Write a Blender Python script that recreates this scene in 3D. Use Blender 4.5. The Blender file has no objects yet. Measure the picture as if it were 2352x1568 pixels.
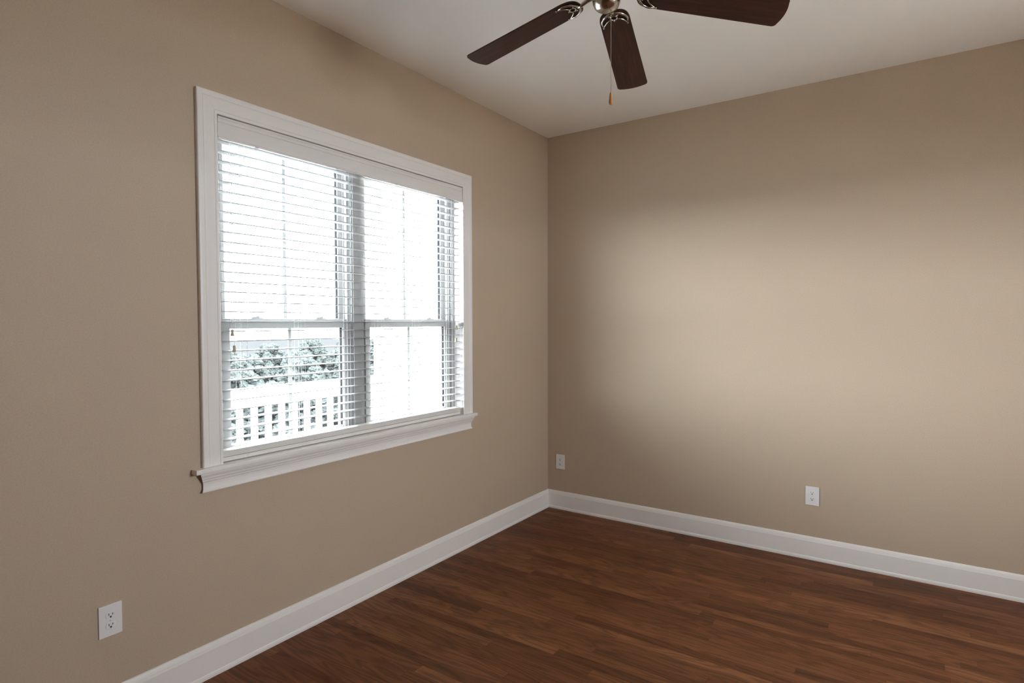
import bpy, bmesh, math, random
from mathutils import Vector, Matrix, noise

sc = bpy.context.scene
COL = sc.collection
random.seed(7)

# ------------------------------------------------------------------ camera
cam_data = bpy.data.cameras.new('camera')
cam = bpy.data.objects.new('camera', cam_data)
COL.objects.link(cam)
cam_data.sensor_fit = 'HORIZONTAL'
cam_data.sensor_width = 36.0
cam_data.lens = 1352.7556 / 2352 * 36.0
cam_data.clip_start = 0.02
cam_data.clip_end = 800
CX, CY, CZ = 2.510693, -4.203012, 1.532085
r_ = (0.8258448, 0.5638908, -0.0027566)
u_ = (-0.0153660, 0.0273904, 0.9995067)
f_ = (-0.5636881, 0.8253950, -0.0312849)
cam.matrix_world = Matrix(((r_[0], u_[0], -f_[0], CX), (r_[1], u_[1], -f_[1], CY), (r_[2], u_[2], -f_[2], CZ), (0, 0, 0, 1)))
sc.camera = cam

# ------------------------------------------------------------------ view, world, daylight
sc.view_settings.view_transform = 'Standard'
sc.view_settings.look = 'None'
sc.view_settings.gamma = 1.0
sc.view_settings.use_curve_mapping = False
sc.view_settings.exposure = 2.0
sc.cycles.max_bounces = 14
sc.cycles.diffuse_bounces = 8
sc.cycles.transparent_max_bounces = 16
sc.cycles.caustics_reflective = False
sc.cycles.caustics_refractive = False

SKY = 11.0
w = bpy.data.worlds.new('overcast_sky')
sc.world = w
w.use_nodes = True
nt = w.node_tree
nt.nodes.clear()
wo = nt.nodes.new('ShaderNodeOutputWorld')
bg = nt.nodes.new('ShaderNodeBackground')
bg.inputs['Color'].default_value = (0.92, 0.975, 1.07, 1)
bg.inputs['Strength'].default_value = SKY
nt.links.new(bg.outputs[0], wo.inputs[0])


def portal(name, loc, direction, sx, sy):
    """daylight sampling portal standing in a window opening (gives off no light of its own)"""
    ld = bpy.data.lights.new(name, 'AREA')
    ld.shape = 'RECTANGLE'
    ld.size, ld.size_y = sx, sy
    ld.cycles.is_portal = True
    o = bpy.data.objects.new(name, ld)
    COL.objects.link(o)
    o.location = loc
    o.rotation_euler = Vector(direction).to_track_quat('-Z', 'Z').to_euler()
    return o


H = 3.048            # ceiling height
XW, YF = 4.4, -7.0   # right wall, wall behind the camera
WT = 0.16            # wall thickness
# window opening in the left wall (between the casing's inner edges)
WY0, WY1, WZ0, WZ1 = -2.797, -1.122, 0.918, 2.437
# unseen opening added beside the camera to fill the room with daylight
WFILL = (-2.65, -1.70, 1.45, 2.5)      # in the right wall (y0, y1, z0, z1)
portal('window_portal', (-0.15, (WY0 + WY1) / 2, (WZ0 + WZ1) / 2), (1, 0, 0), WY1 - WY0, WZ1 - WZ0)
portal('window_portal', (XW + 0.15, (WFILL[0] + WFILL[1]) / 2, (WFILL[2] + WFILL[3]) / 2), (-1, 0, 0), WFILL[1] - WFILL[0], WFILL[3] - WFILL[2])


# ------------------------------------------------------------------ materials
def srgb(r, g, b):
    f = lambda c: (c / 255 / 12.92) if c / 255 <= 0.04045 else ((c / 255 + 0.055) / 1.055) ** 2.4
    return (f(r), f(g), f(b), 1)


def mat(name, col, rough=0.5, metal=0.0, spec=0.5, bump=None, noise=None):
    m = bpy.data.materials.new(name)
    m.use_nodes = True
    n = m.node_tree
    b = n.nodes['Principled BSDF']
    b.inputs['Base Color'].default_value = col
    b.inputs['Roughness'].default_value = rough
    b.inputs['Metallic'].default_value = metal
    b.inputs['Specular IOR Level'].default_value = spec
    if bump or noise:
        tc = n.nodes.new('ShaderNodeTexCoord')
    if noise:
        sc_, amt = noise
        t = n.nodes.new('ShaderNodeTexNoise')
        t.inputs['Scale'].default_value = sc_
        t.inputs['Detail'].default_value = 4
        n.links.new(tc.outputs['Object'], t.inputs['Vector'])
        mx = n.nodes.new('ShaderNodeMix')
        mx.data_type = 'RGBA'
        mx.inputs['A'].default_value = tuple(c * (1 - amt) for c in col[:3]) + (1,)
        mx.inputs['B'].default_value = tuple(min(1, c * (1 + amt)) for c in col[:3]) + (1,)
        n.links.new(t.outputs['Fac'], mx.inputs['Factor'])
        n.links.new(mx.outputs['Result'], b.inputs['Base Color'])
    if bump:
        sc_, st, dist = bump
        t = n.nodes.new('ShaderNodeTexNoise')
        t.inputs['Scale'].default_value = sc_
        t.inputs['Detail'].default_value = 3
        n.links.new(tc.outputs['Object'], t.inputs['Vector'])
        bp = n.nodes.new('ShaderNodeBump')
        bp.inputs['Strength'].default_value = st
        bp.inputs['Distance'].default_value = dist
        n.links.new(t.outputs['Fac'], bp.inputs['Height'])
        n.links.new(bp.outputs['Normal'], b.inputs['Normal'])
    return m


M = {}
M['wall'] = mat('tan_wall_paint', (0.505, 0.402, 0.298, 1), 0.62, spec=0.3, bump=(260, 0.12, 0.002), noise=(170, 0.15))
M['ceiling'] = mat('flat_white_ceiling_paint', (0.92, 0.905, 0.885, 1), 0.9, spec=0.1, bump=(220, 0.1, 0.002))
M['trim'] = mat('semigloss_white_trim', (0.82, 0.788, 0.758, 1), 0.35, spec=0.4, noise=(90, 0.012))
M['sash'] = mat('shaded_white_sash', (0.355, 0.352, 0.342, 1), 0.4, spec=0.4, noise=(60, 0.01))  # white vinyl, its shade put into a greyer base colour
M['recess'] = mat('dark_recess_shade', (0.006, 0.0075, 0.0085, 1), 0.8, spec=0.1, noise=(60, 0.1))  # near-black colour standing for shade in the glazing recess
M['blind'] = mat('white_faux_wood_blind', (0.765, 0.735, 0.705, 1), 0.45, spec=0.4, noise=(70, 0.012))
M['slat'] = mat('shaded_white_slat', (0.40, 0.405, 0.40, 1), 0.5, spec=0.3, noise=(70, 0.012))  # shaded copy of the white blind, greyed so the slat lines show
M['cord'] = mat('white_blind_cord', (0.75, 0.76, 0.76, 1), 0.8, noise=(400, 0.04))
M['tassel'] = mat('pale_wood_tassel', (0.50, 0.42, 0.30, 1), 0.5, noise=(140, 0.15))
M['clip'] = mat('clear_plastic_clip', (0.62, 0.62, 0.66, 1), 0.3, noise=(100, 0.03))
M['plate'] = mat('white_outlet_plastic', (0.80, 0.785, 0.775, 1), 0.4, spec=0.4, noise=(80, 0.01))
M['hole'] = mat('dark_outlet_slot', (0.012, 0.010, 0.009, 1), 0.8, noise=(80, 0.1))
M['screw'] = mat('painted_screw_head', (0.62, 0.61, 0.59, 1), 0.4, noise=(80, 0.03))
M['nickel'] = mat('brushed_nickel', (0.54, 0.51, 0.47, 1), 0.19, metal=1.0, noise=(150, 0.05))
M['chain'] = mat('brass_pull_chain', (0.46, 0.40, 0.32, 1), 0.4, metal=1.0, noise=(300, 0.08))
M['fob'] = mat('oak_fob', (0.42, 0.21, 0.055, 1), 0.5, noise=(150, 0.2))
M['rail'] = mat('white_porch_paint', (0.80, 0.81, 0.82, 1), 0.5, noise=(20, 0.02))
M['deck'] = mat('white_painted_deck_boards', (0.74, 0.75, 0.75, 1), 0.7, noise=(8, 0.1))
M['bounce'] = mat('tan_bounce_surface', (0.78, 0.69, 0.57, 1), 0.8, noise=(4, 0.08))  # surface of the added slab, tan to warm the light it bounces
M['siding'] = mat('cream_lap_siding', (0.74, 0.69, 0.60, 1), 0.6, noise=(15, 0.03))
M['leaf'] = mat('hazy_green_foliage', (0.0335, 0.0370, 0.0345, 1), 0.9, spec=0.0, noise=(2.5, 0.2))
M['bark'] = mat('grey_bark', (0.03, 0.028, 0.026, 1), 0.9, spec=0.0, noise=(3, 0.3))
M['ground'] = mat('scrub_ground', (0.0215, 0.0216, 0.0210, 1), 1.0, spec=0.0, noise=(0.25, 0.2))


def glass_material():
    m = bpy.data.materials.new('clear_window_glass')
    m.use_nodes = True
    n = m.node_tree
    n.nodes.clear()
    o = n.nodes.new('ShaderNodeOutputMaterial')
    mx = n.nodes.new('ShaderNodeMixShader')
    t = n.nodes.new('ShaderNodeBsdfTransparent')
    t.inputs['Color'].default_value = (0.95, 0.97, 0.965, 1)
    g = n.nodes.new('ShaderNodeBsdfGlossy')
    g.inputs['Roughness'].default_value = 0.02
    fr = n.nodes.new('ShaderNodeFresnel')
    fr.inputs['IOR'].default_value = 1.45
    # outer faces only: a thin pane reflects once and never traps light
    gm = n.nodes.new('ShaderNodeNewGeometry')
    fm = n.nodes.new('ShaderNodeMath')
    fm.operation = 'MULTIPLY'
    iv = n.nodes.new('ShaderNodeMath')
    iv.operation = 'SUBTRACT'
    iv.inputs[0].default_value = 1.0
    n.links.new(gm.outputs['Backfacing'], iv.inputs[1])
    n.links.new(fr.outputs[0], fm.inputs[0])
    n.links.new(iv.outputs[0], fm.inputs[1])
    n.links.new(fm.outputs[0], mx.inputs[0])
    n.links.new(t.outputs[0], mx.inputs[1])
    n.links.new(g.outputs[0], mx.inputs[2])
    n.links.new(mx.outputs[0], o.inputs[0])
    return m


M['glass'] = glass_material()


class NB:
    """small helper for node graphs"""
    def __init__(s, m):
        s.n = m.node_tree

    def math(s, op, a, b=None, c=None):
        nd = s.n.nodes.new('ShaderNodeMath')
        nd.operation = op
        for i, v in enumerate((a, b, c)):
            if v is None:
                continue
            if isinstance(v, (int, float)):
                nd.inputs[i].default_value = v
            else:
                s.n.links.new(v, nd.inputs[i])
        return nd.outputs[0]

    def comb(s, x, y, z=0.0):
        nd = s.n.nodes.new('ShaderNodeCombineXYZ')
        for i, v in enumerate((x, y, z)):
            if isinstance(v, (int, float)):
                nd.inputs[i].default_value = v
            else:
                s.n.links.new(v, nd.inputs[i])
        return nd.outputs[0]

    def white(s, vec):
        nd = s.n.nodes.new('ShaderNodeTexWhiteNoise')
        nd.noise_dimensions = '3D'
        s.n.links.new(vec, nd.inputs['Vector'])
        return nd.outputs['Value']

    def noise(s, vec, scale, detail=3, rough=0.5, dist=0.0):
        nd = s.n.nodes.new('ShaderNodeTexNoise')
        nd.inputs['Scale'].default_value = scale
        nd.inputs['Detail'].default_value = detail
        nd.inputs['Roughness'].default_value = rough
        nd.inputs['Distortion'].default_value = dist
        s.n.links.new(vec, nd.inputs['Vector'])
        return nd.outputs['Fac']

    def mix(s, fac, a, b, mode='MIX'):
        nd = s.n.nodes.new('ShaderNodeMix')
        nd.data_type = 'RGBA'
        nd.blend_type = mode
        for k, v in (('Factor', fac), ('A', a), ('B', b)):
            if isinstance(v, (int, float, tuple)):
                nd.inputs[k].default_value = v
            else:
                s.n.links.new(v, nd.inputs[k])
        return nd.outputs['Result']

    def ramp(s, fac, stops):
        nd = s.n.nodes.new('ShaderNodeValToRGB')
        el = nd.color_ramp.elements
        while len(el) < len(stops):
            el.new(0.5)
        for e, (p, c) in zip(el, stops):
            e.position = p
            e.color = c
        s.n.links.new(fac, nd.inputs[0])
        return nd.outputs[0]


def floor_material():
    m = bpy.data.materials.new('oak_strip_floor')
    m.use_nodes = True
    b = m.node_tree.nodes['Principled BSDF']
    q = NB(m)
    tc = m.node_tree.nodes.new('ShaderNodeTexCoord')
    sp = m.node_tree.nodes.new('ShaderNodeSeparateXYZ')
    m.node_tree.links.new(tc.outputs['Object'], sp.inputs[0])
    x, y = sp.outputs[0], sp.outputs[1]
    W_ = 0.0572
    yr = q.math('DIVIDE', y, W_)
    row = q.math('FLOOR', yr)
    fy = q.math('FRACT', yr)
    r1 = q.white(q.comb(row, 3.1, 0.0))
    r2 = q.white(q.comb(row, 9.7, 1.0))
    L = q.math('MULTIPLY_ADD', r2, 0.7, 0.42)
    xs = q.math('DIVIDE', q.math('MULTIPLY_ADD', r1, 5.0, x), L)
    colm = q.math('FLOOR', xs)
    fx = q.math('FRACT', xs)
    bid = q.comb(row, colm, 0.0)
    v1 = q.white(bid)
    v2 = q.white(q.comb(colm, row, 5.0))
    # cathedral grain: contour lines of a stretched noise, different on every board
    gx = q.math('MULTIPLY_ADD', v1, 37.0, q.math('MULTIPLY', x, 1.25))
    gy = q.math('MULTIPLY_ADD', v2, 23.0, q.math('MULTIPLY', y, 10.0))
    n1 = q.noise(q.comb(gx, gy, 0.0), 1.0, 2, 0.4, 0.3)
    rings = q.math('FRACT', q.math('MULTIPLY', n1, 11.0))
    ring = q.ramp(rings, [(0.0, (0.42, 0.42, 0.42, 1)), (0.35, (1.0, 1.0, 1.0, 1)), (0.62, (1.0, 1.0, 1.0, 1)), (1.0, (0.42, 0.42, 0.42, 1))])
    # fine pores
    pv = q.comb(q.math('MULTIPLY_ADD', v2, 11.0, q.math('MULTIPLY', x, 9.0)), q.math('MULTIPLY', y, 260.0), 0.0)
    pores = q.noise(pv, 1.0, 3, 0.6)
    pore = q.ramp(pores, [(0.30, (0.62, 0.62, 0.62, 1)), (0.55, (1, 1, 1, 1))])
    # slow colour drift along a board
    dr = q.noise(q.comb(q.math('MULTIPLY_ADD', v1, 19.0, q.math('MULTIPLY', x, 1.3)), q.math('MULTIPLY', y, 6.0), 2.0), 1.0, 2)
    base = q.ramp(q.math('MULTIPLY_ADD', q.math('SUBTRACT', dr, 0.5), 0.5, v1),
                  [(0.0, FL_D), (0.06, FL_D), (0.36, FL_M), (0.75, FL_M2), (1.0, FL_L)])
    red = q.mix(q.math('MULTIPLY', v2, 0.5), base, (FL_M[0] * 1.02, FL_M[1] * 0.82, FL_M[2] * 0.78, 1))
    c1 = q.mix(0.66, red, ring, 'MULTIPLY')
    c2 = q.mix(0.7, c1, pore, 'MULTIPLY')
    # joints
    ey = q.math('MINIMUM', fy, q.math('SUBTRACT', 1.0, fy))
    ex = q.math('MULTIPLY', q.math('MINIMUM', fx, q.math('SUBTRACT', 1.0, fx)), q.math('DIVIDE', L, W_))
    e = q.math('MINIMUM', ey, ex)
    gap = q.ramp(e, [(0.0, (0.45, 0.45, 0.45, 1)), (0.02, (1, 1, 1, 1))])
    c3 = q.mix(0.8, c2, gap, 'MULTIPLY')
    m.node_tree.links.new(c3, b.inputs['Base Color'])
    b.inputs['Roughness'].default_value = 0.5
    b.inputs['Specular IOR Level'].default_value = 0.16
    bp = m.node_tree.nodes.new('ShaderNodeBump')
    bp.inputs['Strength'].default_value = 0.25
    bp.inputs['Distance'].default_value = 0.0012
    m.node_tree.links.new(q.math('ADD', q.math('MULTIPLY', gap, 0.6), q.math('MULTIPLY', pore, 0.15)), bp.inputs['Height'])
    m.node_tree.links.new(bp.outputs[0], b.inputs['Normal'])
    return m


FL_D = (0.118, 0.044, 0.0175, 1)
FL_M = (0.172, 0.066, 0.0255, 1)
FL_M2 = (0.212, 0.085, 0.034, 1)
FL_L = (0.275, 0.117, 0.048, 1)
M['floor'] = floor_material()


def blade_material():
    m = bpy.data.materials.new('dark_cherry_fan_blade')
    m.use_nodes = True
    b = m.node_tree.nodes['Principled BSDF']
    q = NB(m)
    tc = m.node_tree.nodes.new('ShaderNodeTexCoord')
    sp = m.node_tree.nodes.new('ShaderNodeSeparateXYZ')
    m.node_tree.links.new(tc.outputs['Object'], sp.inputs[0])
    n1 = q.noise(q.comb(q.math('MULTIPLY', sp.outputs[0], 5.0), q.math('MULTIPLY', sp.outputs[1], 70.0), 0.0), 1.0, 4, 0.6, 0.4)
    c = q.ramp(n1, [(0.30, (0.028, 0.0095, 0.0055, 1)), (0.55, (0.050, 0.017, 0.0095, 1)), (0.8, (0.078, 0.027, 0.0145, 1))])
    m.node_tree.links.new(c, b.inputs['Base Color'])
    b.inputs['Roughness'].default_value = 0.5
    b.inputs['Specular IOR Level'].default_value = 0.3
    return m


M['blade'] = blade_material()


# ------------------------------------------------------------------ mesh helpers
def link(name, bm, m, parent=None, smooth=False):
    me = bpy.data.meshes.new(name)
    bmesh.ops.recalc_face_normals(bm, faces=bm.faces[:])
    bm.to_mesh(me)
    bm.free()
    if smooth:
        for p in me.polygons:
            p.use_smooth = True
    me.materials.append(m)
    o = bpy.data.objects.new(name, me)
    COL.objects.link(o)
    if parent:
        o.parent = parent
    return o


def box(bm, x0, x1, y0, y1, z0, z1, bev=0.0):
    r = bmesh.ops.create_cube(bm, size=1.0)
    vs = r['verts']
    for v in vs:
        v.co = Vector((x0 + (v.co.x + 0.5) * (x1 - x0), y0 + (v.co.y + 0.5) * (y1 - y0), z0 + (v.co.z + 0.5) * (z1 - z0)))
    if bev:
        es = set()
        for v in vs:
            es.update(v.link_edges)
        bmesh.ops.bevel(bm, geom=list(es), offset=bev, segments=2, affect='EDGES', profile=0.7)


def boxes(*bs, bev=0.0):
    bm = bmesh.new()
    for b in bs:
        box(bm, *b, bev=bev)
    return bm


def loft(bm, rings, closed_ring=True, caps=True):
    """join successive rings of points with quads"""
    vr = [[bm.verts.new(p) for p in ring] for ring in rings]
    n = len(vr[0])
    for a, b in zip(vr[:-1], vr[1:]):
        for i in range(n if closed_ring else n - 1):
            j = (i + 1) % n
            bm.faces.new((a[i], a[j], b[j], b[i]))
    if caps and closed_ring:
        bm.faces.new(vr[0][::-1])
        bm.faces.new(vr[-1])
    return vr


def lathe(prof, seg=28, center=(0, 0, 0)):
    bm = bmesh.new()
    cx, cy, cz = center
    rings = []
    for r, z in prof:
        rr = max(r, 1e-4)
        rings.append([(cx + rr * math.cos(2 * math.pi * i / seg), cy + rr * math.sin(2 * math.pi * i / seg), cz + z) for i in range(seg)])
    loft(bm, rings)
    return bm


def tube(bm, pts, r, seg=8):
    pts = [Vector(p) for p in pts]
    rad = r if isinstance(r, (list, tuple)) else [r] * len(pts)
    rings = []
    ref = None
    for i, p in enumerate(pts):
        t = (pts[min(i + 1, len(pts) - 1)] - pts[max(i - 1, 0)]).normalized()
        if ref is None:
            ref = t.orthogonal().normalized()
        ref = (ref - t * ref.dot(t)).normalized()
        b = t.cross(ref)
        rings.append([p + rad[i] * (math.cos(2 * math.pi * k / seg) * ref + math.sin(2 * math.pi * k / seg) * b) for k in range(seg)])
    loft(bm, rings)


def empty(name, loc=(0, 0, 0), rz=0.0):
    o = bpy.data.objects.new(name, None)
    COL.objects.link(o)
    o.location = loc
    o.rotation_euler = (0, 0, rz)
    o.empty_display_size = 0.05
    return o


def tag(o, label, cat, group=None):
    o['label'] = label
    o['category'] = cat
    if group:
        o['group'] = group
    return o


def structure(o, label=None, cat=None):
    o['kind'] = 'structure'
    if label:
        o['label'] = label
    if cat:
        o['category'] = cat
    return o


def plate_with_hole(axis, a, t0, t1, u0, u1, h0, h1):
    """wall slab; axis 'x': thickness t0..t1 in x, runs a[0]..a[1] in y (hole u0..u1, h0..h1); axis 'y' likewise along x"""
    bm = bmesh.new()
    outer = [(a[0], 0.0), (a[1], 0.0), (a[1], H), (a[0], H)]
    inner = [(u0, h0), (u1, h0), (u1, h1), (u0, h1)]
    P = (lambda s, z, t: (t, s, z)) if axis == 'x' else (lambda s, z, t: (s, t, z))
    V = {}
    for t in (t0, t1):
        V[t] = ([bm.verts.new(P(s, z, t)) for s, z in outer], [bm.verts.new(P(s, z, t)) for s, z in inner])
        for i in range(4):
            j = (i + 1) % 4
            bm.faces.new((V[t][0][i], V[t][0][j], V[t][1][j], V[t][1][i]))
    for k in (0, 1):
        for i in range(4):
            j = (i + 1) % 4
            bm.faces.new((V[t0][k][i], V[t0][k][j], V[t1][k][j], V[t1][k][i]))
    return bm


# ------------------------------------------------------------------ room shell
structure(link('floor', boxes((0, XW, YF, 0, -0.05, 0)), M['floor']),
          'stained brown oak strip floor running parallel to the blank right-hand wall', 'floor')
structure(link('ceiling', boxes((-WT, XW + WT, YF - WT, WT, H, H + 0.1)), M['ceiling']), 'flat white ceiling above the fan', 'ceiling')
structure(link('wall_left', plate_with_hole('x', (YF - WT, 0.0), -WT, 0.0, WY0 - 0.012, WY1 + 0.012, WZ0 - 0.02, WZ1 + 0.012), M['wall']),
          'tan painted wall with the white-trimmed window', 'wall')
structure(link('wall_back', boxes((-WT, XW + WT, 0.0, WT, 0.0, H)), M['wall']),
          'tan painted blank wall facing the camera, two outlets low on it', 'wall')
structure(link('wall_right', plate_with_hole('x', (YF - WT, 0.0), XW, XW + WT, *WFILL), M['wall']), 'tan wall on the right, outside the photo', 'wall')
structure(link('wall_front', boxes((0.0, XW, YF - WT, YF, 0.0, H)), M['wall']), 'tan wall behind the camera', 'wall')

# baseboards: one profile (depth, height) swept along the wall
BB = [(0.0, 0.0), (0.020, 0.0), (0.020, 0.010), (0.0180, 0.018), (0.0150, 0.022), (0.0145, 0.118), (0.0128, 0.124),
      (0.0112, 0.131), (0.0085, 0.139), (0.0050, 0.145), (0.0, 0.147)]


def base_run(name, p0, p1, nrm, m0=0.0, m1=0.0, label=None):
    """p0->p1 along the wall foot, nrm = into the room; m0/m1 shift the ends per unit depth (mitres)"""
    bm = bmesh.new()
    p0, p1, nrm = Vector(p0), Vector(p1), Vector(nrm)
    d = (p1 - p0).normalized()
    rings = []
    for p, s, mt in ((p0, 1, m0), (p1, -1, m1)):
        rings.append([p + nrm * a + d * (s * mt * a) + Vector((0, 0, z)) for a, z in BB])
    loft(bm, rings)
    return structure(link(name, bm, M['trim']), label, 'baseboard')


BBX = 3.075
base_run('baseboard_left', (0, YF, 0), (0, 0, 0), (1, 0, 0), 1, 1, 'white baseboard along the window wall')
base_run('baseboard_back', (0, 0, 0), (BBX, 0, 0), (0, -1, 0), 1, 0, 'white baseboard along the blank wall with two outlets')
base_run('baseboard_right', (XW, 0, 0), (XW, YF, 0), (-1, 0, 0), 1, 1, 'white baseboard along the wall right of the camera')
base_run('baseboard_front', (XW, YF, 0), (0, YF, 0), (0, 1, 0), 1, 1, 'white baseboard behind the camera')

# closed door just past the right edge of the frame (the baseboard dies into its casing)
dr = structure(empty('door_1', (BBX + 0.545, 0, 0)), 'white panelled door just right of the frame', 'door')
o = link('casing', boxes((-0.545, -0.455, -0.022, 0, 0, 2.13), (0.455, 0.545, -0.022, 0, 0, 2.13), (-0.545, 0.545, -0.022, 0, 2.13, 2.22), bev=0.003), M['trim'], dr)
bm = boxes((-0.452, 0.452, -0.012, -0.001, 0.01, 2.125))
for z0, z1 in ((0.2, 0.95), (1.05, 1.98)):
    for x0, x1 in ((-0.34, -0.04), (0.04, 0.34)):
        box(bm, x0, x1, -0.018, -0.010, z0, z1, bev=0.004)
link('door_leaf', bm, M['trim'], dr)
bm = lathe([(0.0, 0.0), (0.028, 0.0), (0.028, 0.006), (0.010, 0.010), (0.010, 0.030), (0.026, 0.038), (0.030, 0.050), (0.024, 0.062), (0.0, 0.066)], 20)
bmesh.ops.rotate(bm, verts=bm.verts[:], cent=(0, 0, 0), matrix=Matrix.Rotation(math.radians(90), 3, 'X'))
bmesh.ops.translate(bm, verts=bm.verts[:], vec=(0.39, -0.012, 0.95))
link('door_knob', bm, M['nickel'], dr, True)

# ------------------------------------------------------------------ window_1: casing, stool, apron, jambs, two double-hung units
win = structure(empty('window_1', (0, (WY0 + WY1) / 2, WZ0)), 'white double-hung twin window with moulded casing, stool and apron on the tan left wall', 'window')
IW = win.matrix_basis.inverted()


def wlink(name, bm, m, parent=win, smooth=False):
    """parts are modelled in room coordinates, then moved under the window's empty"""
    bmesh.ops.translate(bm, verts=bm.verts[:], vec=(0, -(WY0 + WY1) / 2, -WZ0))
    return link(name, bm, m, parent, smooth)


CW = 0.090
# casing profile: (distance from the opening edge, depth)
CP = [(0.0, 0.0), (0.0, 0.0135), (0.002, 0.015), (0.012, 0.015), (0.014, 0.0125), (0.017, 0.0150), (0.030, 0.0155), (0.052, 0.0165), (0.062, 0.0180),
      (0.064, 0.0165), (0.067, 0.0190), (0.080, 0.0205), (0.087, 0.0200), (CW, 0.0170), (CW, 0.0)]
zb = WZ0
rings = []
for (yy, zz, dy, dz) in ((WY0, zb, -1, 0), (WY0, WZ1, -1, 1), (WY1, WZ1, 1, 1), (WY1, zb, 1, 0)):
    rings.append([(d, yy + dy * a, zz + dz * a) for a, d in CP])
bm = bmesh.new()
loft(bm, rings)
wlink('casing', bm, M['trim'])
# stool
SY0, SY1 = WY0 - CW - 0.043, WY1 + CW + 0.022
bm = boxes((0.0, 0.044, SY0, SY1, zb - 0.021, zb), bev=0.005)
box(bm, -0.075, 0.004, WY0 - 0.006, WY1 + 0.006, zb - 0.021, zb - 0.0005)
wlink('stool', bm, M['trim'])
# apron with returned ends
AP = [(0.0, zb - 0.021), (0.030, zb - 0.021), (0.029, zb - 0.030), (0.024, zb - 0.040), (0.022, zb - 0.0425), (0.022, zb - 0.0455), (0.0185, zb - 0.053), (0.0165, zb - 0.0555),
      (0.0165, zb - 0.059), (0.0125, zb - 0.066), (0.0115, zb - 0.076), (0.0118, zb - 0.088), (0.0135, zb - 0.097), (0.0175, zb - 0.103), (0.0170, zb - 0.107), (0.0, zb - 0.107)]
bm = bmesh.new()
ay0, ay1 = WY0 - CW + 0.012, WY1 + CW - 0.022
loft(bm, [[(d, ay0 - d, z) for d, z in AP], [(d, ay1 + d, z) for d, z in AP]])
wlink('apron', bm, M['trim'])
# jamb liner (head and sides) and exterior sill
JX0 = -0.158
bm = boxes((JX0, 0.002, WY0 - 0.012, WY0, zb, WZ1 + 0.012), (JX0, 0.002, WY1, WY1 + 0.012, zb, WZ1 + 0.012),
           (JX0, 0.002, WY0 - 0.012, WY1 + 0.012, WZ1, WZ1 + 0.012), (JX0 - 0.03, -0.075, WY0 - 0.012, WY1 + 0.012, zb - 0.02, zb + 0.012))
wlink('jamb', bm, M['trim'])

UA, UB = (-2.745, -2.028), (-1.905, -1.182)       # clear width of each unit
MULL = (UA[1], UB[0])
bm = boxes((-0.135, -0.062, MULL[0] + 0.032, MULL[1] - 0.032, zb, WZ1), bev=0.002)
box(bm, -0.150, -0.078, MULL[0], MULL[0] + 0.032, zb, WZ1, bev=0.002)
box(bm, -0.150, -0.078, MULL[1] - 0.032, MULL[1], zb, WZ1, bev=0.002)
box(bm, -0.078, -0.066, MULL[0] + 0.024, MULL[0] + 0.030, zb, WZ1)
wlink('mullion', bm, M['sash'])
bm = boxes((-0.150, -0.066, WY0, UA[0], zb, WZ1), bev=0.002)
box(bm, -0.150, -0.078, UB[1], UB[1] + 0.028, zb, WZ1, bev=0.002)
box(bm, -0.150, -0.066, UB[1] + 0.028, WY1, zb, WZ1, bev=0.002)
box(bm, -0.150, -0.066, UA[0], UA[1], WZ1 - 0.025, WZ1, bev=0.002)
box(bm, -0.150, -0.066, UB[0], UB[1], WZ1 - 0.025, WZ1, bev=0.002)
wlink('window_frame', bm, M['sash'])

ZM0, ZM1 = 1.508, 1.566     # meeting rails


def sash(name, y0, y1, z0, z1, x0, x1, st, rb, rt, locks):
    """sash x0..x1 (outside..inside), stile st, bottom rail rb, top rail rt"""
    bm = boxes((x0, x1, y0, y0 + st, z0, z1), (x0, x1, y1 - st, y1, z0, z1),
               (x0, x1, y0 + st, y1 - st, z0, z0 + rb), (x0, x1, y0 + st, y1 - st, z1 - rt, z1), bev=0.003)
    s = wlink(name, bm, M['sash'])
    xm = (x0 + x1) / 2
    g0, g1, h0, h1 = y0 + st, y1 - st, z0 + rb, z1 - rt
    # dark strip painting in the shade of the glazing recess, one side only
    bm = boxes((xm - 0.011, xm + 0.007, g1 - 0.0015, g1 + 0.001, h0, h1))
    wlink('recess_shade_strip', bm, M['recess'], win).parent = s
    bm = boxes((xm - 0.003, xm + 0.003, g0 - 0.004, g1 + 0.004, h0 - 0.004, h1 + 0.004))
    p = link('pane', bm, M['glass'], s)
    p.data.transform(Matrix.Translation((0, -(WY0 + WY1) / 2, -WZ0)))
    yc = (g0 + g1) / 2
    bm = boxes((xm - 0.0015, xm + 0.0015, yc - 0.009, yc + 0.009, h0 - 0.002, h1 + 0.002))
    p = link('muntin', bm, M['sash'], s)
    p.data.transform(Matrix.Translation((0, -(WY0 + WY1) / 2, -WZ0)))
    if locks:
        for fr in (0.25, 0.76):
            yl = y0 + (y1 - y0) * fr
            bm = boxes((x0 - 0.012, x1 - 0.004, yl - 0.032, yl + 0.032, z1 - 0.002, z1 + 0.005), bev=0.002)
            box(bm, x0 + 0.002, x1 - 0.008, yl - 0.018, yl + 0.014, z1 + 0.004, z1 + 0.014, bev=0.004)
            box(bm, x0 + 0.008, x1 - 0.002, yl - 0.030, yl - 0.006, z1 + 0.004, z1 + 0.010, bev=0.003)
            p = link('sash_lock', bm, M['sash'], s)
            p.data.transform(Matrix.Translation((0, -(WY0 + WY1) / 2, -WZ0)))
    return s


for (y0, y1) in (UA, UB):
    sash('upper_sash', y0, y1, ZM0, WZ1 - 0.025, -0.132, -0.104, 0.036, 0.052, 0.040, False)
    sash('lower_sash', y0, y1, zb + 0.012, ZM1 - 0.010, -0.100, -0.070, 0.037, 0.046, 0.046, True)

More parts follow.
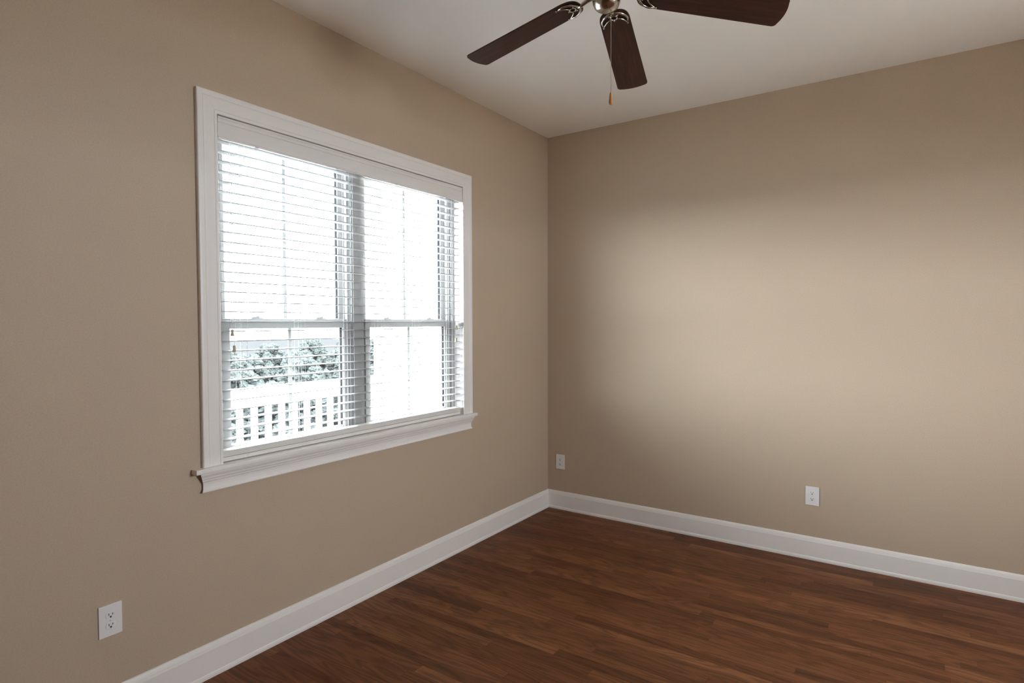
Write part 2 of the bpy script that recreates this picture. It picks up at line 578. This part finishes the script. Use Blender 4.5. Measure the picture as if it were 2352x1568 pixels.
# ------------------------------------------------------------------ window blind (inside mount, slats level)
bl = tag(empty('window_blind', (0, (WY0 + WY1) / 2, WZ0)), 'white two-inch slatted blind hanging open inside the window casing', 'blind')


def blink(name, bm, m, parent=None, smooth=False):
    bmesh.ops.translate(bm, verts=bm.verts[:], vec=(0, -(WY0 + WY1) / 2, -WZ0))
    return link(name, bm, m, parent or bl, smooth)


BY0, BY1 = WY0 + 0.008, WY1 - 0.022
PITCH, ZTOP, NS = 0.0440, 2.2905, 30
VP = [(0.0, 2.338), (0.012, 2.338), (0.0135, 2.341), (0.012, 2.345), (0.0095, 2.348), (0.0095, 2.405), (0.0115, 2.408), (0.0095, 2.413), (0.0095, 2.421),
      (0.012, 2.425), (0.0115, 2.4315), (0.009, 2.4335), (0.0, 2.4335)]
bm = bmesh.new()
loft(bm, [[(d, WY0 + 0.004, z) for d, z in VP], [(d, WY1 - 0.003, z) for d, z in VP]])
blink('valance', bm, M['blind'])
for yc in (-2.611, -2.160, -1.735, -1.292):
    bm = bmesh.new()
    cp = [(-0.004, 2.3345), (0.0152, 2.3345), (0.0152, 2.342), (0.0137, 2.342), (0.0137, 2.3375), (-0.004, 2.3375)]
    loft(bm, [[(a, yc - 0.008, b) for a, b in cp], [(a, yc + 0.008, b) for a, b in cp]])
    blink('valance_clip', bm, M['clip'])
blink('headrail', boxes((-0.052, -0.004, BY0, BY1, 2.372, 2.428), bev=0.002), M['blind'])
SX0, SX1 = -0.052, -0.002


def slat(bm, z, t=0.0036):
    n = 5
    ring0, ring1 = [], []
    top = [(SX0 + (SX1 - SX0) * i / n, z + t / 2 + 0.0006 * (1 - (2 * i / n - 1) ** 2)) for i in range(n + 1)]
    bot = [(x_, z_ - t) for x_, z_ in top[::-1]]
    loft(bm, [[(x_, BY0, z_) for x_, z_ in top + bot], [(x_, BY1, z_) for x_, z_ in top + bot]])


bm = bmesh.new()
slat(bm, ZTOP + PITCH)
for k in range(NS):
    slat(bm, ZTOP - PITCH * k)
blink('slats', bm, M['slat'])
# unused slats stacked on the bottom rail
bm = bmesh.new()
for k in range(7):
    slat(bm, zb + 0.0265 + 0.0038 * k, 0.0032)
blink('slat_stack', bm, M['blind'])
blink('bottom_rail', boxes((SX0, SX1, BY0, BY1, zb + 0.004, zb + 0.0225), bev=0.002), M['blind'])
for yc in (-2.680, -2.370, -2.060, -1.838, -1.530, -1.208):
    bm = bmesh.new()
    for dy in (-0.012, 0.012):
        for xx in (SX0 - 0.0015, SX1 + 0.0015):
            tube(bm, [(xx, yc + dy, 2.372), (xx, yc + dy, zb + 0.004)], 0.00065, 5)
        for k in range(NS):
            z = ZTOP - PITCH * k - 0.0026
            tube(bm, [(SX0 - 0.0015, yc + dy, z), (SX1 + 0.0015, yc + dy, z)], 0.0006, 4)
    blink('ladder_cord', bm, M['cord'])
    blink('cord_plug', boxes((-0.034, -0.020, yc - 0.007, yc + 0.007, zb + 0.0005, zb + 0.0045), bev=0.001), M['cord'])
TAS = [(0.0015, 0.0), (0.0045, -0.0006), (0.0060, -0.003), (0.0062, -0.008), (0.0054, -0.0125), (0.0060, -0.017), (0.0078, -0.0225), (0.0086, -0.026), (0.0080, -0.029), (0.0, -0.030)]
for yc, zt, nm in ((-2.743, 1.507, 'lift_cord'), (-2.735, 1.436, 'lift_cord'), (-1.189, 1.518, 'tilt_cord'), (-1.1965, 1.436, 'tilt_cord')):
    bm = bmesh.new()
    tube(bm, [(0.0045, yc, 2.372), (0.0075, yc, 2.335), (0.0098, yc, zt - 0.004)], 0.0008, 5)
    c = blink(nm, bm, M['cord'])
    t_ = blink('tassel', lathe(TAS, 16, (0.0098, yc, zt)), M['tassel'], c, True)
    t_['label'] = 'bell-shaped wooden tassel'

# ------------------------------------------------------------------ duplex outlets


def outlet_parts(root):
    """local frame: plate in the x-z plane, facing -y"""
    bm = bmesh.new()
    box(bm, -0.0395, 0.0395, -0.0055, 0.0, -0.0605, 0.0605, bev=0.0022)
    link('cover_plate', bm, M['plate'], root)
    for s in (1, -1):
        zc = s * 0.0195
        bm = bmesh.new()
        pts = []
        for i in range(32):
            a = 2 * math.pi * i / 32
            pts.append((0.0172 * math.cos(a), max(-0.0118, min(0.0118, 0.0172 * math.sin(a)))))
        loft(bm, [[(px, -0.004, zc + pz) for px, pz in pts], [(px, -0.0068, zc + pz) for px, pz in pts],
                  [(px * 0.95, -0.0073, zc + pz * 0.95) for px, pz in pts]])
        rc = link('receptacle', bm, M['plate'], root)
        link('slot', boxes((-0.0075, -0.0052, -0.0076, -0.0060, zc - 0.0005, zc + 0.0085)), M['hole'], rc)
        link('slot', boxes((0.0052, 0.0075, -0.0076, -0.0060, zc + 0.0005, zc + 0.0075)), M['hole'], rc)
        bm = bmesh.new()
        g = [(0.0030 * math.cos(math.pi * (1 + i / 10)), -0.0062 + 0.0030 * math.sin(math.pi * (1 + i / 10))) for i in range(11)] + [(0.0030, -0.0028), (-0.0030, -0.0028)]
        loft(bm, [[(px, -0.0060, zc + pz) for px, pz in g], [(px, -0.0076, zc + pz) for px, pz in g]])
        link('ground_hole', bm, M['hole'], rc)
    bm = lathe([(0.0, 0.0), (0.0034, 0.0), (0.0034, 0.0012), (0.002, 0.0018), (0.0, 0.0019)], 16)
    bmesh.ops.rotate(bm, verts=bm.verts[:], cent=(0, 0, 0), matrix=Matrix.Rotation(math.radians(90), 3, 'X'))
    bmesh.ops.translate(bm, verts=bm.verts[:], vec=(0, -0.0054, 0))
    link('screw', bm, M['screw'], root)


def copy_tree(o, parent=None):
    c = o.copy()
    COL.objects.link(c)
    if parent:
        c.parent = parent
    for ch in list(o.children):
        copy_tree(ch, c)
    return c


o1 = empty('wall_outlet', (0.0, -3.2445, 0.4085), math.radians(90))
outlet_parts(o1)
OG = 'duplex outlets low on the walls'
tag(o1, 'white duplex outlet low on the window wall, left of the window', 'outlet', OG)
o2 = copy_tree(o1)
o2.location, o2.rotation_euler = (0.121, 0.0, 0.390), (0, 0, 0)
tag(o2, 'white outlet on the blank wall, tight beside the room corner', 'outlet', OG)
o3 = copy_tree(o1)
o3.location, o3.rotation_euler = (1.984, 0.0, 0.412), (0, 0, 0)
tag(o3, 'white outlet low in the middle of the blank right-hand wall', 'outlet', OG)

# ------------------------------------------------------------------ ceiling fan
FX, FY, FZ = 1.5463, -2.1609, 2.7695
fan = tag(empty('ceiling_fan', (FX, FY, H)), 'ceiling fan with dark cherry blades, brushed nickel motor and pull chain', 'ceiling fan')
fl = lambda z: z - H
link('canopy', lathe([(0.0, 0.0), (0.068, 0.0), (0.068, -0.012), (0.060, -0.035), (0.040, -0.052), (0.018, -0.058), (0.0, -0.058)], 36), M['nickel'], fan, True)
link('downrod', lathe([(0.0125, -0.05), (0.0125, fl(2.93))], 20), M['nickel'], fan, True)
link('motor_housing', lathe([(0.0, fl(2.955)), (0.024, fl(2.955)), (0.030, fl(2.935)), (0.075, fl(2.925)), (0.112, fl(2.905)), (0.120, fl(2.88)), (0.120, fl(2.845)),
                             (0.112, fl(2.815)), (0.098, fl(2.800)), (0.094, fl(2.795)), (0.0, fl(2.795))], 40), M['nickel'], fan, True)
link('flywheel', lathe([(0.0, fl(2.796)), (0.086, fl(2.796)), (0.088, fl(2.790)), (0.088, fl(2.772)), (0.084, fl(2.766)), (0.060, fl(2.763)), (0.0, fl(2.763))], 40), M['nickel'], fan, True)
link('switch_housing', lathe([(0.0, fl(2.764)), (0.050, fl(2.764)), (0.0525, fl(2.758)), (0.0525, fl(2.742)), (0.0515, fl(2.738)), (0.0525, fl(2.735)), (0.0515, fl(2.722)), (0.046, fl(2.708)),
                              (0.036, fl(2.698)), (0.022, fl(2.692)), (0.006, fl(2.6905)), (0.0, fl(2.6905))], 40), M['nickel'], fan, True)
hd = Vector((CX - FX, CY - FY, 0)).normalized()
bm = bmesh.new()
bmesh.ops.create_uvsphere(bm, u_segments=10, v_segments=8, radius=0.0028, matrix=Matrix.Translation((hd.x * 0.0300, hd.y * 0.0300, fl(2.6948))))
link('switch_hole', bm, M['hole'], fan, True)
# pull chain with fob, hanging from the side of the switch housing
chx, chy = 0.0170 * r_[0], 0.0170 * r_[1]
bm = bmesh.new()
z = 2.697
while z > 2.392:
    bmesh.ops.create_icosphere(bm, subdivisions=1, radius=0.0016, matrix=Matrix.Translation((chx, chy, fl(z))))
    z -= 0.0036
tube(bm, [(chx, chy, fl(2.697)), (chx, chy, fl(2.390))], 0.0007, 5)
ch = link('pull_chain', bm, M['chain'], fan, True)
link('chain_fob', lathe([(0.0012, 0.0), (0.0035, -0.001), (0.0046, -0.006), (0.0060, -0.018), (0.0076, -0.030), (0.0082, -0.037), (0.0072, -0.042), (0.004, -0.0445), (0.0, -0.045)],
                        20, (chx, chy, fl(2.392))), M['fob'], ch, True)


def blade_outline(r1, r2, w1, w2):
    pts = []
    # straight side, rounded tip corner, bowed tip, back, rounded root
    cr = 0.016
    tipbow = 0.014
    def tip(s): return r2 - tipbow * (s / w2) ** 2
    side = lambda r, sg: sg * (w1 + (w2 - w1) * (r - r1) / (r2 - r1))
    pts.append((r1 + 0.055, side(r1 + 0.055, -1)))
    pts.append(((r1 + r2) / 2, side((r1 + r2) / 2, -1)))
    for i in range(7):
        a = math.pi / 2 * i / 6
        s = -(w2 - cr) - cr * math.cos(a)
        pts.append((tip(w2 - cr) - cr + cr * math.sin(a), s))
    for i in range(1, 12):
        s = -(w2 - cr) + 2 * (w2 - cr) * i / 12
        pts.append((tip(s), s))
    for i in range(7):
        a = math.pi / 2 * (1 - i / 6)
        s = (w2 - cr) + cr * math.cos(a)
        pts.append((tip(w2 - cr) - cr + cr * math.sin(a), s))
    pts.append(((r1 + r2) / 2, side((r1 + r2) / 2, 1)))
    pts.append((r1 + 0.055, side(r1 + 0.055, 1)))
    for i in range(1, 16):
        a = math.pi / 2 - math.pi * i / 16
        ca, sa = math.cos(a), math.sin(a)
        pts.append((r1 + 0.055 - 0.055 * abs(ca) ** 0.85, w1 * math.copysign(abs(sa) ** 0.75, sa)))
    return pts


AZ = 1.8183
DROOP = {0: 0.1796, 1: 0.1287, -1: 0.152, 2: 0.155, -2: 0.155}
PITCH_B = {0: -0.0823, 1: -0.0823, -1: -0.22, 2: -0.12, -2: -0.12}
R1, R2 = 0.116, 0.662
for k in (0, 1, -1, 2, -2):
    ang, drp = AZ + k * 2 * math.pi / 5, DROOP[k]
    d = Vector((math.cos(ang) * math.cos(drp), math.sin(ang) * math.cos(drp), -math.sin(drp)))
    n0 = Vector((-math.sin(ang), math.cos(ang), 0))
    up = d.cross(n0)
    tl = PITCH_B[k]
    n = n0 * math.cos(tl) + up * math.sin(tl)
    up = d.cross(n)
    R = Matrix((d, n, up)).transposed().to_4x4()
    R.translation = (0, 0, FZ - H)
    bm = bmesh.new()
    ol = blade_outline(R1, R2, 0.0585, 0.0698)
    loft(bm, [[(a, b * 0.985, -0.003) for a, b in ol], [(a, b, -0.002) for a, b in ol], [(a, b, 0.002) for a, b in ol], [(a, b * 0.985, 0.003) for a, b in ol]])
    b = link('blade', bm, M['blade'], fan)
    b.matrix_local = R
    # scrolled blade iron under the root of the blade
    bm = bmesh.new()
    zz = -0.0065
    tube(bm, [(0.055, 0, zz + 0.006), (0.085, 0, zz + 0.004), (0.112, 0, zz - 0.001), (0.128, 0, zz)], [0.010, 0.0085, 0.0075, 0.007], 10)
    arc = []
    for i in range(25):
        a = math.radians(-78 + 156 * i / 24)
        arc.append((0.180 - 0.056 * math.cos(a), 0.0515 * math.sin(a) / math.sin(math.radians(78)), zz))
    arc = [(0.196, -0.048, zz)] + arc + [(0.196, 0.048, zz)]
    tube(bm, arc, [0.0032] + [0.0042] * 5 + [0.0052] * 15 + [0.0042] * 5 + [0.0032], 8)
    tube(bm, [(0.1505 + 0.0125 * math.cos(t * math.pi / 10), 0.0125 * math.sin(t * math.pi / 10), zz) for t in range(21)], 0.0030, 8)
    for sg in (1, -1):
        inner = []
        for i in range(13):
            t = i / 12
            inner.append((0.158 + 0.034 * t ** 1.8, sg * (0.011 + 0.037 * t), zz))
        tube(bm, inner, 0.0030, 8)
        tube(bm, [(0.144, sg * 0.010, zz), (0.137, sg * 0.019, zz)], 0.003, 8)
    for py in (-0.048, 0.048, 0.0):
        bmesh.ops.create_uvsphere(bm, u_segments=10, v_segments=6, radius=0.0045, matrix=Matrix.Translation((0.196 if py else 0.166, py, zz)))
    link('blade_iron', bm, M['nickel'], b, True)

# ------------------------------------------------------------------ added window beside the camera (unseen, lets fill daylight into the room)


def plain_window(name, axis, pos, a0, a1, z0, z1, sgn, label):
    """axis 'x': in the wall x = pos; sgn points into the room"""
    root = structure(empty(name, (pos, (a0 + a1) / 2, z0) if axis == 'x' else ((a0 + a1) / 2, pos, z0)), label, 'window')
    hw, hh = (a1 - a0) / 2, z1 - z0
    P = (lambda t0, t1, s0, s1, h0, h1: (min(t0 * sgn, t1 * sgn), max(t0 * sgn, t1 * sgn), s0, s1, h0, h1)) if axis == 'x' else \
        (lambda t0, t1, s0, s1, h0, h1: (s0, s1, min(t0 * sgn, t1 * sgn), max(t0 * sgn, t1 * sgn), h0, h1))
    c = CW
    link('casing', boxes(P(0, 0.018, -hw - c, -hw, -c, hh + c), P(0, 0.018, hw, hw + c, -c, hh + c), P(0, 0.018, -hw, hw, hh, hh + c), P(0, 0.03, -hw - c, hw + c, -c, 0), bev=0.003), M['trim'], root)
    link('window_frame', boxes(P(-0.12, -0.05, -hw, -hw + 0.05, 0, hh), P(-0.12, -0.05, hw - 0.05, hw, 0, hh), P(-0.12, -0.05, -0.04, 0.04, 0, hh),
                               P(-0.12, -0.05, -hw, hw, 0, 0.05), P(-0.12, -0.05, -hw, hw, hh - 0.05, hh), P(-0.12, -0.05, -hw, hw, hh / 2 - 0.025, hh / 2 + 0.025)), M['sash'], root)
    link('pane', boxes(P(-0.09, -0.084, -hw + 0.02, hw - 0.02, 0.02, hh - 0.02)), M['glass'], root)


plain_window('fill_window', 'x', XW, *WFILL, -1, 'added unseen white window high in the right wall, letting in fill light')

# ------------------------------------------------------------------ outside: porch, railing, house wall, treeline
DZ = -0.12
bm = bmesh.new()
for i in range(12):
    x1 = -WT - 0.002 - i * 0.145
    box(bm, x1 - 0.14, x1, YF, 0.0, DZ - 0.03, DZ)
structure(link('porch_deck', bm, M['deck']), 'boarded porch deck outside the window', 'deck')
bm = boxes((XW + WT + 0.002, 14.0, YF - WT - 0.002, 4.0, DZ - 0.05, DZ))  # added out of view to throw light up onto the ceiling
structure(link('bounce_slab', bm, M['bounce']), 'added unseen tan slab bouncing warm light in through the added window', 'deck')
bm = bmesh.new()
z = -0.3
while z < 3.2:                       # lap siding courses
    pts = [(-0.012, z), (-0.024, z), (-0.014, z + 0.15), (-0.012, z + 0.15)]
    loft(bm, [[(-1.66, 0.0 + a, b) for a, b in pts], [(-WT, 0.0 + a, b) for a, b in pts]])
    z += 0.145
box(bm, -1.66, -WT, -0.0122, 0.12, -0.3, 3.3)
structure(link('wall_porch', bm, M['siding']), 'cream lap-sided house wall beside the porch, seen through the right-hand pane', 'wall')
structure(link('trim_1', boxes((-1.78, -1.66, -0.03, 0.12, -0.3, 3.3)), M['rail']), 'white corner board on the porch wall', 'trim')

RX = -1.88
rail = tag(empty('porch_railing', (RX, -0.05, DZ)), 'white baluster railing along the porch outside the window', 'railing')
rl = lambda b: (b[0] - RX, b[1] - RX, b[2] + 0.05, b[3] + 0.05, b[4] - DZ, b[5] - DZ)
link('top_rail', boxes(rl((RX - 0.055, RX + 0.055, -6.3, -0.112, 0.965, 1.01)), rl((RX - 0.02, RX + 0.02, -6.3, -0.112, 0.88, 0.965)), bev=0.004), M['rail'], rail)
link('bottom_rail', boxes(rl((RX - 0.02, RX + 0.02, -6.3, -0.124, -0.03, 0.04)), bev=0.003), M['rail'], rail)
proto = None
yb = -4.203 + 0.5948 * 4.39
ys = [yb + 0.0284 * 4.39 * k for k in range(-18, 13)]
for yy in ys:
    if yy > -0.15:
        continue
    if proto is None:
        proto = link('baluster', boxes((-0.021, 0.021, -0.019, 0.019, 0.15, 1.01), bev=0.003), M['rail'], rail)
        bb = proto
    else:
        bb = proto.copy()
        COL.objects.link(bb)
        bb.parent = rail
    bb.location = (0, yy + 0.05, 0)
col_ = tag(empty('porch_column', (RX - 0.01, -0.04, DZ)), 'square white porch column where the railing meets the house wall', 'column')
link('shaft', boxes((-0.075, 0.075, -0.07, 0.07, 0.0, 3.4), bev=0.006), M['rail'], col_)
link('base', boxes((-0.088, 0.088, -0.083, 0.083, 0.0, 0.16), bev=0.006), M['rail'], col_)

GZ = -6.5
structure(link('ground', boxes((-260, 60, -160, 200, GZ - 0.3, GZ)), M['ground']), 'pale scrubby ground below the porch', 'ground')


def tree_meshes(h, s, seed):
    rnd = random.Random(seed)
    bt = bmesh.new()
    tube(bt, [(0, 0, 0), (0.1, 0.05, h * 0.35), (0, 0.1, h * 0.7)], [0.28, 0.2, 0.1], 8)
    bm = bmesh.new()
    for i in range(130):
        a, rr, zf = rnd.uniform(0, 6.283), rnd.uniform(0, 1) ** 0.55, rnd.uniform(0.10, 1.0)
        env = 0.88 * s * math.sin(math.pi * min(1, 0.2 + zf * 0.72)) ** 0.6
        rad = rnd.uniform(0.5, 1.0) * s * 0.22
        c = Vector((rr * env * math.cos(a), rr * env * math.sin(a), zf * h - rad))
        r = bmesh.ops.create_icosphere(bm, subdivisions=3, radius=rad, matrix=Matrix.Translation(c))
        for v in r['verts']:
            d = v.co - c
            v.co = c + d * (1 + noise.noise(d * 4.0 + Vector((i, seed, 0))) * 0.3 + rnd.uniform(-0.24, 0.24))
    return bt, bm


protos = []
TL = 'hazy grey-green tree in the distant belt beyond the porch railing'
k = 0
for row, (dist, top, t0) in enumerate(((33.0, -2.05, 0.52), (40.0, -1.45, 0.46), (48.0, -0.95, 0.50), (57.0, -0.35, 0.47))):
    tn = t0
    while tn < 0.99:
        xx = CX - dist + random.uniform(-0.5, 0.5)
        yy = CY + tn * (CX - xx)
        if len(protos) < 3:
            t = empty('tree', (xx, yy, GZ))
            bt, bm = tree_meshes(5.5, 2.25, 100 + k)
            link('trunk', bt, M['bark'], t)
            link('foliage', bm, M['leaf'], t)
            protos.append(t)
        else:
            t = copy_tree(protos[k % 3])
            t.location = (xx, yy, GZ)
        t.rotation_euler = (0, 0, random.uniform(0, 6.28))
        t.scale = (1, 1, (top - GZ + random.uniform(-0.35, 0.30)) / 5.5)
        tag(t, TL, 'tree', 'distant trees beyond the porch railing')
        k += 1
        tn += 5.3 / dist
